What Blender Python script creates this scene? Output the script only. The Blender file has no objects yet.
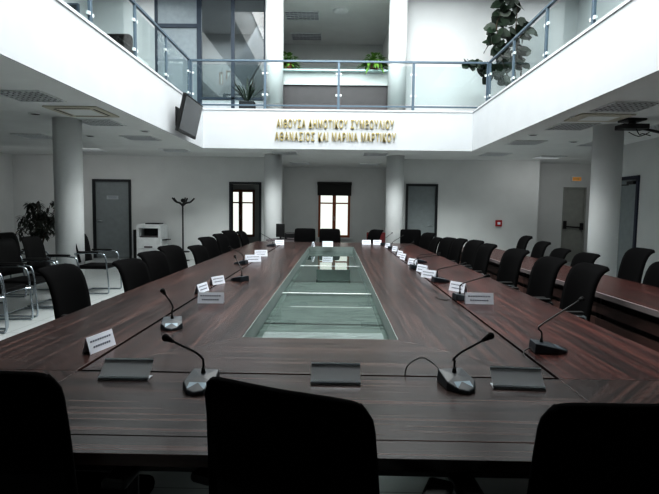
import bpy, bmesh, math, random
from mathutils import Vector, Matrix
random.seed(7)
C = bpy.context.scene.collection
PI = math.pi
def R(a): return math.radians(a)

# ------------------------------------------------------------ materials
def lin(c):
    return tuple(((v/255)/12.92 if v/255 <= .04045 else ((v/255+.055)/1.055)**2.4) for v in c) + (1,)
def new_mat(name):
    m = bpy.data.materials.new(name); m.use_nodes = True
    nt = m.node_tree; b = nt.nodes['Principled BSDF']
    return m, nt, b
def plain(name, rgb, rough=.5, metal=0, noise=.06, scale=8, bump=0, emis=None, estr=0, spec=.5):
    m, nt, b = new_mat(name)
    tc = nt.nodes.new('ShaderNodeTexCoord'); n = nt.nodes.new('ShaderNodeTexNoise')
    n.inputs['Scale'].default_value = scale; n.inputs['Detail'].default_value = 3
    nt.links.new(tc.outputs['Object'], n.inputs['Vector'])
    cr = nt.nodes.new('ShaderNodeValToRGB'); c = lin(rgb)
    cr.color_ramp.elements[0].position = .3; cr.color_ramp.elements[1].position = .7
    cr.color_ramp.elements[0].color = tuple(v*(1-noise) for v in c[:3])+(1,)
    cr.color_ramp.elements[1].color = tuple(min(1, v*(1+noise)) for v in c[:3])+(1,)
    nt.links.new(n.outputs['Fac'], cr.inputs['Fac']); nt.links.new(cr.outputs['Color'], b.inputs['Base Color'])
    b.inputs['Roughness'].default_value = rough; b.inputs['Metallic'].default_value = metal
    b.inputs['Specular IOR Level'].default_value = spec
    if bump:
        bp = nt.nodes.new('ShaderNodeBump'); bp.inputs['Strength'].default_value = bump; bp.inputs['Distance'].default_value = .002
        nt.links.new(n.outputs['Fac'], bp.inputs['Height']); nt.links.new(bp.outputs['Normal'], b.inputs['Normal'])
    if emis:
        b.inputs['Emission Color'].default_value = lin(emis); b.inputs['Emission Strength'].default_value = estr
    return m
def wood(name, ang, dark, mid, light, rough=.3, seed=0):
    m, nt, b = new_mat(name)
    tc = nt.nodes.new('ShaderNodeTexCoord')
    mp = nt.nodes.new('ShaderNodeMapping'); mp.vector_type = 'TEXTURE'
    mp.inputs['Rotation'].default_value = (0, 0, R(ang)); mp.inputs['Scale'].default_value = (4.5, .1, 1)
    mp.inputs['Location'].default_value = (seed, seed*.7, 0)
    nt.links.new(tc.outputs['Object'], mp.inputs['Vector'])
    n = nt.nodes.new('ShaderNodeTexNoise'); n.inputs['Scale'].default_value = 2.6; n.inputs['Detail'].default_value = 6
    n.inputs['Roughness'].default_value = .62; n.inputs['Distortion'].default_value = .12
    nt.links.new(mp.outputs['Vector'], n.inputs['Vector'])
    mp2 = nt.nodes.new('ShaderNodeMapping'); mp2.vector_type = 'TEXTURE'
    mp2.inputs['Rotation'].default_value = (0, 0, R(ang)); mp2.inputs['Scale'].default_value = (1.6, .035, 1)
    nt.links.new(tc.outputs['Object'], mp2.inputs['Vector'])
    n2 = nt.nodes.new('ShaderNodeTexNoise'); n2.inputs['Scale'].default_value = 2.5; n2.inputs['Detail'].default_value = 4
    nt.links.new(mp2.outputs['Vector'], n2.inputs['Vector'])
    mx = nt.nodes.new('ShaderNodeMix'); mx.data_type = 'FLOAT'; mx.inputs['Factor'].default_value = .4
    nt.links.new(n.outputs['Fac'], mx.inputs[2]); nt.links.new(n2.outputs['Fac'], mx.inputs[3])
    cr = nt.nodes.new('ShaderNodeValToRGB'); e = cr.color_ramp.elements
    e[0].position = .41; e[0].color = lin(dark); e[1].position = .585; e[1].color = lin(light)
    k = e.new(.5); k.color = lin(mid)
    nt.links.new(mx.outputs[0], cr.inputs['Fac']); nt.links.new(cr.outputs['Color'], b.inputs['Base Color'])
    b.inputs['Roughness'].default_value = rough; b.inputs['Specular IOR Level'].default_value = .4
    return m
def glass(name, tint, fac_add=.0, refl=1.0, ior=1.5, rough=0.0):
    m = bpy.data.materials.new(name); m.use_nodes = True; nt = m.node_tree; nt.nodes.clear()
    o = nt.nodes.new('ShaderNodeOutputMaterial'); mx = nt.nodes.new('ShaderNodeMixShader')
    t = nt.nodes.new('ShaderNodeBsdfTransparent'); t.inputs[0].default_value = tint
    g = nt.nodes.new('ShaderNodeBsdfGlossy'); g.inputs['Roughness'].default_value = rough
    g.inputs['Color'].default_value = (refl, refl, refl, 1)
    # Schlick reflectance on the outer face only, so thin slabs stay clear at grazing angles
    ge = nt.nodes.new('ShaderNodeNewGeometry')
    dp = nt.nodes.new('ShaderNodeVectorMath'); dp.operation = 'DOT_PRODUCT'; nt.links.new(ge.outputs['Normal'], dp.inputs[0]); nt.links.new(ge.outputs['Incoming'], dp.inputs[1])
    def mth(op, a, b_=None):
        q = nt.nodes.new('ShaderNodeMath'); q.operation = op; q.use_clamp = op in ('SUBTRACT', 'ADD')
        for i, v in enumerate((a, b_)):
            if v is None: continue
            if isinstance(v, (int, float)): q.inputs[i].default_value = v
            else: nt.links.new(v, q.inputs[i])
        return q.outputs[0]
    ab = mth('ABSOLUTE', dp.outputs['Value']); om = mth('SUBTRACT', 1.0, ab); p5 = mth('POWER', om, 5.0)
    f0 = ((ior-1)/(ior+1))**2+fac_add
    fr_ = mth('ADD', mth('MULTIPLY', p5, 1-f0), f0); fac = mth('MULTIPLY', fr_, mth('SUBTRACT', 1.0, ge.outputs['Backfacing']))
    nt.links.new(fac, mx.inputs[0])
    nt.links.new(t.outputs[0], mx.inputs[1]); nt.links.new(g.outputs[0], mx.inputs[2]); nt.links.new(mx.outputs[0], o.inputs[0])
    return m

WALLC = (214, 216, 215)
M = {}
M['wall'] = plain('wall_paint', WALLC, .8, scale=2, noise=.03)
M['upper_wall'] = plain('upper_wall_paint', (214, 216, 217), .8, scale=2, noise=.02)
M['ceiling'] = plain('ceiling_paint', (228, 230, 229), .85, scale=2, noise=.03)
M['column'] = plain('column_paint', (224, 226, 226), .6, scale=3, noise=.02)
M['white'] = plain('white_plastic', (225, 228, 228), .5)
M['cream'] = plain('cream_panel', (196, 192, 178), .6)
M['greydoor'] = plain('grey_door_laminate', (140, 147, 148), .55)
M['exitdoor'] = plain('beige_grey_door_paint', (158, 160, 154), .5)
M['frame'] = plain('dark_door_frame', (30, 36, 40), .45)
M['rail'] = plain('slate_metal', (92, 108, 120), .4, .3)
M['dframe'] = plain('slate_window_frame', (56, 68, 82), .45)
M['black'] = plain('black_plastic', (16, 17, 18), .45)
M['fabric'] = plain('black_fabric', (7, 7, 8), .95, noise=.3, scale=60, spec=.08)
M['leather'] = plain('black_leather', (9, 9, 10), .6, spec=.15)
M['chrome'] = plain('chrome', (190, 198, 204), .22, .9)
M['silver'] = plain('silver_metal', (185, 190, 194), .4, .5)
M['louvre'] = plain('louvre_metal', (236, 240, 242), .4)
M['cavity'] = plain('fixture_cavity', (8, 9, 10), .6)
M['gold'] = plain('gold_letters', (176, 162, 112), .4, .25)
M['paper'] = plain('white_paper', (228, 232, 240), .6)
M['ink'] = plain('grey_ink', (132, 137, 152), .7)
M['micbase'] = plain('dark_blue_grey_plastic', (34, 42, 49), .42, noise=.1)
M['micpanel'] = plain('silver_blue_panel', (112, 130, 140), .4, .2)
M['foam'] = plain('black_foam', (8, 8, 9), .95)
M['terracotta'] = plain('terracotta', (168, 92, 58), .7)
M['darkpot'] = plain('dark_pot', (40, 40, 44), .6)
M['leaf'] = plain('dark_green_leaf', (28, 44, 30), .45, noise=.45, scale=5)
M['leaf_bright'] = plain('bright_green_leaf', (92, 132, 52), .5, noise=.35, scale=6)
M['leaf_dull'] = plain('dull_leaf', (34, 44, 34), .6, noise=.5, scale=6)
M['stem'] = plain('brown_stem', (70, 58, 44), .8)
M['winwood'] = plain('brown_window_wood', (150, 84, 50), .5)
M['blind'] = plain('dark_roller_blind', (34, 34, 32), .85)
M['red'] = plain('red_plastic', (170, 30, 34), .4)
M['brown'] = plain('grey_brown_panel', (96, 90, 92), .6)
M['redfab'] = plain('dark_red_fabric', (90, 22, 26), .8)
M['exit'] = plain('amber_exit_sign', (190, 150, 90), .5, emis=(255, 176, 80), estr=.22)
M['screen'] = plain('dark_screen', (46, 50, 53), .22)
D, MI, L = (26, 17, 17), (50, 34, 32), (82, 58, 53)
M['wood_y'] = wood('rosewood_lengthwise', 90, D, MI, L, .27)
M['wood_x'] = wood('rosewood_crosswise', 0, D, (50, 37, 35), (84, 66, 62), .27, 3)
M['wood_d'] = wood('rosewood_diagonal', 45, D, MI, L, .27, 5)
M['wood_d2'] = wood('rosewood_diagonal_mirrored', -45, D, MI, L, .27, 8)
M['wood_yr'] = wood('rosewood_reddish', 90, (26, 14, 14), (57, 31, 29), (90, 52, 46), .27, 9)
M['slat'] = wood('rosewood_slat', 90, (34, 24, 22), (74, 52, 48), (100, 74, 68), .5, 2)
M['band'] = plain('grey_edge_band', (120, 112, 112), .45)
M['groove'] = plain('black_cable_channel', (6, 6, 7), .7)
M['railglass'] = glass('pale_green_glass', (.9, .945, .945, 1), .0, .6, 1.35)
M['darkglass'] = glass('smoky_glass', (.6, .64, .66, 1), .05)
M['paleglass'] = glass('frosted_pale_glass', (.62, .68, .7, 1), .06)
M['tableglass'] = glass('green_table_glass', (.9, .94, .93, 1), .005, 1.0, 1.5)
m, nt, b = new_mat('frosted_plate_plastic')
b.inputs['Base Color'].default_value = lin((205, 208, 210)); b.inputs['Roughness'].default_value = .35
tl_ = nt.nodes.new('ShaderNodeBsdfTranslucent'); tl_.inputs[0].default_value = lin((190, 192, 194)); mx = nt.nodes.new('ShaderNodeMixShader'); mx.inputs[0].default_value = .55
nt.links.new(b.outputs[0], mx.inputs[1]); nt.links.new(tl_.outputs[0], mx.inputs[2]); nt.links.new(mx.outputs[0], nt.nodes['Material Output'].inputs[0])
M['frosted'] = m
# the floor: pale polished tiles
m, nt, b = new_mat('pale_floor_tiles')
tc = nt.nodes.new('ShaderNodeTexCoord'); br = nt.nodes.new('ShaderNodeTexBrick')
br.offset = 0; br.inputs['Scale'].default_value = 1; br.inputs['Mortar Size'].default_value = .004
br.inputs['Brick Width'].default_value = .6; br.inputs['Row Height'].default_value = .6
br.inputs['Color1'].default_value = lin((182, 186, 186)); br.inputs['Color2'].default_value = lin((175, 180, 180)); br.inputs['Mortar'].default_value = lin((122, 127, 127))
nt.links.new(tc.outputs['Object'], br.inputs['Vector']); nt.links.new(br.outputs['Color'], b.inputs['Base Color'])
b.inputs['Roughness'].default_value = .3
M['floor'] = m
# well base: streaked translucent stone panel
m, nt, b = new_mat('streaked_green_well_base')
tc = nt.nodes.new('ShaderNodeTexCoord'); mp = nt.nodes.new('ShaderNodeMapping'); mp.inputs['Scale'].default_value = (1.2, 5, 1); mp.inputs['Rotation'].default_value = (0, 0, .2)
n = nt.nodes.new('ShaderNodeTexNoise'); n.inputs['Scale'].default_value = 2.2; n.inputs['Detail'].default_value = 6; n.inputs['Distortion'].default_value = 1.2
cr = nt.nodes.new('ShaderNodeValToRGB'); cr.color_ramp.elements[0].position = .3; cr.color_ramp.elements[1].position = .75
cr.color_ramp.elements[0].color = lin((118, 127, 124)); cr.color_ramp.elements[1].color = lin((156, 166, 162))
nt.links.new(tc.outputs['Object'], mp.inputs[0]); nt.links.new(mp.outputs[0], n.inputs[0]); nt.links.new(n.outputs['Fac'], cr.inputs[0]); nt.links.new(cr.outputs[0], b.inputs['Base Color'])
b.inputs['Roughness'].default_value = .6; b.inputs['Alpha'].default_value = .5
M['wellbase'] = m
# mesh fabric of chair backs: fine open weave
m = bpy.data.materials.new('black_mesh_weave'); m.use_nodes = True; nt = m.node_tree; b = nt.nodes['Principled BSDF']
b.inputs['Base Color'].default_value = lin((14, 14, 16)); b.inputs['Roughness'].default_value = .85; b.inputs['Specular IOR Level'].default_value = .2
tc = nt.nodes.new('ShaderNodeTexCoord'); sep = nt.nodes.new('ShaderNodeSeparateXYZ'); nt.links.new(tc.outputs['Object'], sep.inputs[0])
outs = []
for ax in ('Y', 'Z'):
    mu = nt.nodes.new('ShaderNodeMath'); mu.operation = 'MULTIPLY'; mu.inputs[1].default_value = 1000
    si = nt.nodes.new('ShaderNodeMath'); si.operation = 'SINE'; gt = nt.nodes.new('ShaderNodeMath'); gt.operation = 'GREATER_THAN'; gt.inputs[1].default_value = .35
    nt.links.new(sep.outputs[ax], mu.inputs[0]); nt.links.new(mu.outputs[0], si.inputs[0]); nt.links.new(si.outputs[0], gt.inputs[0]); outs.append(gt)
mm = nt.nodes.new('ShaderNodeMath'); mm.operation = 'MULTIPLY'; nt.links.new(outs[0].outputs[0], mm.inputs[0]); nt.links.new(outs[1].outputs[0], mm.inputs[1])
m2 = nt.nodes.new('ShaderNodeMath'); m2.operation = 'MULTIPLY'; m2.inputs[1].default_value = .55; nt.links.new(mm.outputs[0], m2.inputs[0])
tr = nt.nodes.new('ShaderNodeBsdfTransparent'); mx = nt.nodes.new('ShaderNodeMixShader')
nt.links.new(m2.outputs[0], mx.inputs[0]); nt.links.new(b.outputs[0], mx.inputs[1]); nt.links.new(tr.outputs[0], mx.inputs[2])
nt.links.new(mx.outputs[0], nt.nodes['Material Output'].inputs[0])
M['mesh'] = m

# ------------------------------------------------------------ geometry helpers
def box(bm, x0, x1, y0, y1, z0, z1, mat=None):
    vs = [Vector((x, y, z)) for x in (x0, x1) for y in (y0, y1) for z in (z0, z1)]
    if mat is not None: vs = [mat @ v for v in vs]
    v = [bm.verts.new(p) for p in vs]
    for f in ((0, 1, 3, 2), (4, 6, 7, 5), (0, 4, 5, 1), (2, 3, 7, 6), (0, 2, 6, 4), (1, 5, 7, 3)):
        bm.faces.new([v[i] for i in f])
def B(*boxes):
    bm = bmesh.new()
    for b_ in boxes: box(bm, *b_)
    return bm
def cyl(bm, p0, p1, r0, r1=None, n=16, cap=True):
    r1 = r0 if r1 is None else r1
    p0, p1 = Vector(p0), Vector(p1); d = (p1-p0).normalized()
    a = d.orthogonal().normalized(); c = d.cross(a)
    A = [bm.verts.new(p0+(a*math.cos(2*PI*i/n)+c*math.sin(2*PI*i/n))*r0) for i in range(n)]
    Bv = [bm.verts.new(p1+(a*math.cos(2*PI*i/n)+c*math.sin(2*PI*i/n))*r1) for i in range(n)]
    for i in range(n): bm.faces.new([A[i], A[(i+1) % n], Bv[(i+1) % n], Bv[i]])
    if cap: bm.faces.new(A[::-1]); bm.faces.new(Bv)
def smooth_path(pts, k=5):
    P = [Vector(p) for p in pts]; out = []
    for i in range(len(P)-1):
        a = P[max(i-1, 0)]; b_ = P[i]; c = P[i+1]; d = P[min(i+2, len(P)-1)]
        for j in range(k):
            t = j/k
            out.append(.5*((2*b_)+(c-a)*t+(2*a-5*b_+4*c-d)*t*t+(3*b_-a-3*c+d)*t**3))
    out.append(P[-1]); return out
def tube(bm, pts, r, n=8, k=5, r_end=None):
    P = smooth_path(pts, k) if k > 1 else [Vector(p) for p in pts]
    rings = []; prev = None
    for i, p in enumerate(P):
        d = (P[min(i+1, len(P)-1)]-P[max(i-1, 0)]).normalized()
        if prev is None: a = d.orthogonal().normalized()
        else:
            a = prev-d*prev.dot(d); a.normalize()
        prev = a; c = d.cross(a)
        rr = r if r_end is None else r+(r_end-r)*i/(len(P)-1)
        rings.append([bm.verts.new(p+(a*math.cos(2*PI*j/n)+c*math.sin(2*PI*j/n))*rr) for j in range(n)])
    for q in range(len(rings)-1):
        for j in range(n): bm.faces.new([rings[q][j], rings[q][(j+1) % n], rings[q+1][(j+1) % n], rings[q+1][j]])
    bm.faces.new(rings[0][::-1]); bm.faces.new(rings[-1])
def prism(bm, poly, z0, z1):
    a = [bm.verts.new((x, y, z0)) for x, y in poly]; b_ = [bm.verts.new((x, y, z1)) for x, y in poly]
    n = len(poly)
    for i in range(n): bm.faces.new([a[i], a[(i+1) % n], b_[(i+1) % n], b_[i]])
    bm.faces.new(a[::-1]); bm.faces.new(b_)
def lathe(bm, prof, cx=0, cy=0, n=24):
    rings = [[bm.verts.new((cx+r*math.cos(2*PI*j/n), cy+r*math.sin(2*PI*j/n), z)) for j in range(n)] for r, z in prof]
    for q in range(len(rings)-1):
        for j in range(n): bm.faces.new([rings[q][j], rings[q][(j+1) % n], rings[q+1][(j+1) % n], rings[q+1][j]])
    bm.faces.new(rings[0][::-1]); bm.faces.new(rings[-1])
def ball(bm, c, r, sx=1, sy=1, sz=1, seg=14):
    m_ = Matrix.Translation(c) @ Matrix.Diagonal((r*sx, r*sy, r*sz, 1))
    bmesh.ops.create_uvsphere(bm, u_segments=seg, v_segments=max(6, seg//2+2), radius=1, matrix=m_)
def obj(name, bm, mat, parent=None, bevel=0, smooth=False, seg=2):
    bmesh.ops.recalc_face_normals(bm, faces=bm.faces)
    me = bpy.data.meshes.new(name); bm.to_mesh(me); bm.free()
    if smooth:
        for p in me.polygons: p.use_smooth = True
    o = bpy.data.objects.new(name, me); C.objects.link(o)
    me.materials.append(M[mat] if isinstance(mat, str) else mat)
    if parent is not None: o.parent = parent
    if bevel:
        md = o.modifiers.new('bevel', 'BEVEL'); md.width = bevel; md.segments = seg; md.limit_method = 'ANGLE'; md.angle_limit = R(35)
    if smooth:
        md = o.modifiers.new('wn', 'WEIGHTED_NORMAL') if bevel else None
    return o
def tag(o, label, cat, group=None):
    o['label'] = label; o['category'] = cat
    if group: o['group'] = group
    return o
def thing(name, label, cat, loc=(0, 0, 0), rz=0, group=None):
    o = bpy.data.objects.new(name, None); C.objects.link(o); o.empty_display_size = .1
    o.location = loc; o.rotation_euler = (0, 0, rz)
    return tag(o, label, cat, group)
def struct(name, bm, mat, **k):
    o = obj(name, bm, mat, **k); o['kind'] = 'structure'; return o
def kids(o): return [c for c in bpy.data.objects if c.parent == o]
KID = {}
def remember(o): KID[o.name] = [(c, kids(c)) for c in kids(o)]
def dup(root, loc, rz, label, group=None, sc=(1, 1, 1)):
    r = root.copy(); C.objects.link(r); r.location = loc; r.rotation_euler = (0, 0, rz); r.scale = sc
    r['label'] = label
    if group: r['group'] = group
    for ch, gs in KID[root.name]:
        c = ch.copy(); C.objects.link(c); c.parent = r
        for g in gs:
            d = g.copy(); C.objects.link(d); d.parent = c
    return r
class Proto:
    """places the source itself first, then copies of it"""
    def __init__(s, o): s.o = o; s.used = False; remember(o)
    def put(s, loc, rz, label, group=None, sc=(1, 1, 1)):
        if not s.used:
            s.used = True; o = s.o; o.location = loc; o.rotation_euler = (0, 0, rz); o.scale = sc; o['label'] = label
            if group: o['group'] = group
            return o
        return dup(s.o, loc, rz, label, group, sc)

# ------------------------------------------------------------ setting
CZ, UF, UC = 2.79, 3.68, 7.0          # lower ceiling, upper floor ledge, upper ceiling
VX, VY0, VY1 = 3.1, 2.5, 11.6         # the void
YB = 16.5                             # facade
YW = 13.6
struct('floor', B((-9, 8, -3, 18, -.1, 0)), 'floor')
# lower ceilings = slabs round the void, with upstand faces
struct('ceiling_left', B((-9, -VX, -3, 18, CZ, UF-.02)), 'ceiling')
struct('ceiling_right', B((VX, 8, -3, 18, CZ, UF-.02)), 'ceiling')
struct('ceiling_back', B((-VX, VX, VY1, 18, CZ, UF-.02)), 'ceiling')
struct('ceiling_front', B((-VX, VX, -3, VY0, CZ, UF-.02)), 'ceiling')
# white fascias (thin boards on the slab edges) with a projecting kerb
M['fascia'] = plain('fascia_paint', (196, 199, 202), .8, scale=2, noise=.02)
F = 'fascia'
struct('trim_1', B((-VX-.001, -VX+.02, VY0, VY1, CZ-.01, UF-.04), (-VX-.25, -VX+.035, VY0, VY1+.02, UF-.04, UF)), F)
struct('trim_2', B((VX-.02, VX+.001, VY0, VY1, CZ-.01, UF-.04), (VX-.035, VX+.25, VY0, VY1+.02, UF-.04, UF)), F)
struct('trim_3', B((-VX+.02, VX-.02, VY1-.02, VY1, CZ-.01, UF-.04), (-VX+.035, VX-.035, VY1-.035, VY1+.25, UF-.04, UF)), F)
struct('trim_4', B((-VX+.02, VX-.02, VY0, VY0+.02, CZ-.01, UF-.04), (-VX+.035, VX-.035, VY0-.25, VY0+.035, UF-.04, UF)), F)
# lower walls
T = .2
struct('wall_left', B((-9, -8.8, -3, 18, 0, CZ)), 'wall')
# frontal wall left with a door and an open doorway
struct('wall_back_left', B((-8.8, -6.63, YW, YW+T, 0, CZ), (-6.63, -5.58, YW, YW+T, 2.15, CZ), (-5.58, -2.9, YW, YW+T, 0, CZ),
                           (-2.9, -2.03, YW, YW+T, 2.12, CZ), (-2.03, -1.72, YW, YW+T, 0, CZ), (-1.92, -1.72, YW+T, YB, 0, CZ)), 'wall')
struct('wall_back_right', B((1.6, 1.88, YW, YW+T, 0, CZ), (1.88, 2.74, YW, YW+T, 2.13, CZ), (2.74, 5.45, YW, YW+T, 0, CZ), (1.6, 1.8, YW+T, YB, 0, CZ),
                            (5.25, 5.45, YW+T, 14.3, 0, CZ)), 'wall')
struct('wall_exit', B((5.25, 6.42, 14.3, 14.5, 0, CZ), (6.42, 7.06, 14.3, 14.5, 2.13, CZ), (7.06, 8, 14.3, 14.5, 0, CZ)), 'wall')
struct('wall_right', B((5.8, 6, -3, 9.7, 0, CZ), (5.8, 6, 9.7, 10.75, 2.14, CZ), (5.8, 6, 10.75, 11.1, 0, CZ), (6, 7.9, 10.9, 11.1, 0, CZ), (7.8, 8, 11.1, 14.3, 0, CZ)), 'wall')
struct('wall_front', B((-8.8, 5.8, -3, -2.8, 0, CZ)), 'wall')
# facade with two window openings below, four small ones above
def wall_holes(bm, x0, x1, y0, y1, z0, z1, holes):
    xs = sorted({x0, x1} | {h[0] for h in holes} | {h[1] for h in holes}); 
    for i in range(len(xs)-1):
        a, c = xs[i], xs[i+1]; zz = z0
        for h in sorted([h for h in holes if h[0] <= a+1e-6 and h[1] >= c-1e-6], key=lambda h: h[2]):
            if h[2] > zz: box(bm, a, c, y0, y1, zz, h[2])
            zz = h[3]
        if zz < z1: box(bm, a, c, y0, y1, zz, z1)
bm = bmesh.new()
LW = (-3.62, -2.68, .48, 2.02); CW = (-.58, .46, .5, 2.2)
UWs = [(-3.84, -3.72, 5.4, 5.8), (-3.62, -3.46, 5.4, 5.85), (-3.36, -3.2, 5.4, 5.88), (-3.06, -2.74, 5.4, 5.9)]
wall_holes(bm, -8.8, 8, YB, YB+.25, 0, CZ, [LW, CW]); struct('wall_facade', bm, 'wall')
bm = bmesh.new(); wall_holes(bm, -8.8, 8, YB, YB+.25, UF, UC, UWs+[(-1.05, -.28, 5.0, 5.32), (-.12, .62, 5.0, 5.32)]); struct('wall_upper_facade', bm, 'wall')
# windows
def window(n, w, cols, transom, d=.07):
    x0, x1, z0, z1 = w; y0, y1 = YB-.02, YB+.08
    bm = B((x0, x0+d, y0, y1, z0, z1), (x1-d, x1, y0, y1, z0, z1), (x0+d, x1-d, y0, y1, z0, z0+d), (x0+d, x1-d, y0, y1, z1-d, z1))
    xm = (x0+x1)/2; box(bm, xm-.055, xm+.055, y0-.01, y1, z0+d, z1-d)
    box(bm, x0+d, xm-.055, y0, y1, transom-.02, transom+.02); box(bm, xm+.055, x1-d, y0, y1, transom-.02, transom+.02)
    o = struct('window_%d' % n, bm, 'winwood', bevel=.006)
    g = obj('window_pane', B((x0+d, x1-d, YB+.03, YB+.035, z0+d, z1-d)), 'railglass', o)
    h = obj('window_handle', B((xm-.012, xm+.012, y0-.05, y0-.01, 1.05, 1.2)), 'silver', o)
window(1, LW, 2, 1.6); window(2, CW, 2, 1.62)
# window sill boards
struct('trim_5', B((-.68, .56, YB-.12, YB, .46, .5)), 'wall')
# rolled blind over the centre window
t = thing('roller_blind', 'dark roller blind pulled part way down over the centre window at the far end', 'blind', (-.06, YB-.1, 2.3))
bm = bmesh.new(); cyl(bm, (-.56, 0, -.04), (.56, 0, -.04), .05, n=16); obj('roller', bm, 'blind', t, smooth=True)
obj('blind_cloth', B((-.55, .55, .01, .016, -.4, -.03)), 'blind', t)
obj('bottom_bar', B((-.55, .55, .0, .025, -.43, -.4)), 'blind', t)
# small upper windows
for i, w in enumerate(UWs):
    x0, x1, z0, z1 = w
    o = struct('window_%d' % (i+3), B((x0, x0+.02, YB, YB+.06, z0, z1), (x1-.02, x1, YB, YB+.06, z0, z1), (x0+.02, x1-.02, YB, YB+.06, z0, z0+.02), (x0+.02, x1-.02, YB, YB+.06, z1-.02, z1)), 'winwood')
    obj('window_pane', B((x0+.02, x1-.02, YB+.03, YB+.035, z0+.02, z1-.02)), 'railglass', o)
for i, (x0, x1) in enumerate(((-1.05, -.28), (-.12, .62))):
    o = struct('window_%d' % (i+7), B((x0, x0+.03, YB, YB+.06, 5.0, 5.32), (x1-.03, x1, YB, YB+.06, 5.0, 5.32), (x0, x1, YB, YB+.06, 5.0, 5.03), (x0, x1, YB, YB+.06, 5.29, 5.32)), 'frame')
    obj('window_pane', B((x0+.03, x1-.03, YB+.02, YB+.2, 5.03, 5.29)), 'black', o)
# doors
def door(n, x0, x1, y, z1, leafmat, plaque=None, hand=-1, framemat='frame', fw=.06):
    o = struct('door_%d' % n, B((x0, x0+fw, y-.03, y+T+.01, 0, z1), (x1-fw, x1, y-.03, y+T+.01, 0, z1), (x0+fw, x1-fw, y-.03, y+T+.01, z1-fw, z1)), framemat)
    if leafmat:
        obj('door_leaf', B((x0+fw, x1-fw, y+.03, y+.075, 0.01, z1-fw)), leafmat, o)
        hx = x0+fw+.07 if hand < 0 else x1-fw-.07
        bm = bmesh.new(); cyl(bm, (hx, y+.03, 1.02), (hx, y-.02, 1.02), .012, n=10); tube(bm, [(hx, y-.02, 1.02), (hx-hand*.12, y-.02, 1.02)], .01, k=1)
        obj('door_handle', bm, 'silver', o, smooth=True)
    return o
d1 = door(1, -6.63, -5.58, YW, 2.15, 'greydoor')
t = thing('door_plaque', 'small grey name plaque at eye height on the left grey door', 'sign', (-6.1, YW+.028, 1.66))
obj('plate', B((-.16, .16, -.006, 0, -.05, .05)), 'silver', t); obj('writing', B((-.12, .12, -.008, -.006, .01, .022), (-.1, .1, -.008, -.006, -.02, -.01)), 'ink', t)
door(2, -2.9, -2.03, YW, 2.12, None)
door(3, 1.88, 2.74, YW, 2.13, 'greydoor', hand=1)
# exit door with panic bar
d4 = door(4, 6.42, 7.06, 14.3, 2.13, None, framemat='exitdoor', fw=.04)
obj('door_leaf', B((6.46, 7.02, 14.33, 14.38, .01, 2.09)), 'exitdoor', d4)
bm = bmesh.new(); cyl(bm, (6.5, 14.26, 1.02), (6.98, 14.26, .99), .02, n=10); box(bm, 6.44, 6.53, 14.24, 14.34, .95, 1.18); box(bm, 6.94, 7.01, 14.25, 14.34, .93, 1.12)
obj('panic_bar', bm, 'black', d4, bevel=.005)
# door 5 in the right side wall
d5 = struct('door_5', B((5.77, 6.01, 9.7, 9.77, 0, 2.14), (5.77, 6.01, 10.68, 10.75, 0, 2.14), (5.77, 6.01, 9.77, 10.68, 2.08, 2.14)), plain('navy_door_frame', (26, 34, 58), .5))
obj('door_leaf', B((5.83, 5.87, 9.77, 10.68, .01, 2.08)), 'greydoor', d5)
bm = bmesh.new(); box(bm, 5.75, 5.83, 9.83, 10.05, 1.98, 2.04); tube(bm, [(5.76, 10.0, 1.97), (5.7, 10.15, 1.97), (5.76, 10.35, 1.99)], .01, k=1); obj('door_closer', bm, 'black', d5)
bm = bmesh.new(); cyl(bm, (5.83, 10.6, 1.0), (5.78, 10.6, 1.0), .012, n=10); tube(bm, [(5.78, 10.6, 1.0), (5.78, 10.48, 1.0)], .01, k=1); obj('door_handle', bm, 'silver', d5)
# baseboards
struct('baseboard_left', B((-8.8, -6.63, YW-.015, YW, 0, .08), (-5.58, -2.9, YW-.015, YW, 0, .08)), 'wall')
struct('baseboard_right', B((2.74, 5.45, YW-.015, YW, 0, .08), (5.785, 5.8, -2.8, 9.7, 0, .08)), 'wall')
# columns
def column(name, x, y, r, z0, z1, label):
    bm = bmesh.new(); cyl(bm, (x, y, z0), (x, y, z1), r, n=48)
    o = obj(name, bm, 'column', smooth=True); o['kind'] = 'structure'
    for p in o.data.polygons: p.use_smooth = len(p.vertices) == 4
column('column_left', -4.31, 8.05, .212, 0, CZ, '')
column('column_right', 4.33, 8.15, .22, 0, CZ, '')
for i, x in enumerate((-1.62, 1.5)):
    column('column_back', x, 12.9, .225, 0, CZ, '')
    column('column_upper', x, 13.0, .23, UF-.02, UC, '')
# ---- upper floor shell
struct('floor_upper', B((-6.6, -VX-.25, -3, 18, UF-.02, UF-.0), (VX+.25, 8, -3, 18, UF-.02, UF-.0), (-VX-.25, VX+.25, VY1+.25, 18, UF-.02, UF-.0)), 'brown')
struct('wall_upper_left', B((-6.7, -6.5, -3, 18, UF, UC)), 'upper_wall')
struct('wall_upper_right', B((6.2, 6.4, -3, 18, UF, UC)), 'upper_wall')
struct('wall_upper_front', B((-6.5, 6.2, -3, -2.8, UF, UC)), 'upper_wall')
struct('wall_upper_back', B((1.42, 6.2, 13.45, 13.6, UF, UC), (-6.5, -4.83, 13.45, 13.6, UF, UC), (-4.83, -1.88, 13.45, 13.6, 6.92, UC)), 'upper_wall')
struct('wall_upper_recess', B((1.42, 1.6, 13.6, YB, UF, UC), (-1.9, -1.75, 13.7, YB, UF, UC)), 'wall')
struct('ceiling_upper_recess', B((-1.75, 1.42, 12.95, YB, 6.7, 6.75)), 'ceiling')
struct('ceiling_upper', B((-6.6, -VX, -3, 12.3, UC, UC+.2), (VX, 6.4, -3, 12.3, UC, UC+.2), (-6.6, 8, 12.3, 18, UC, UC+.2), (-VX, VX, -3, VY0, UC, UC+.2)), 'ceiling')
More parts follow.
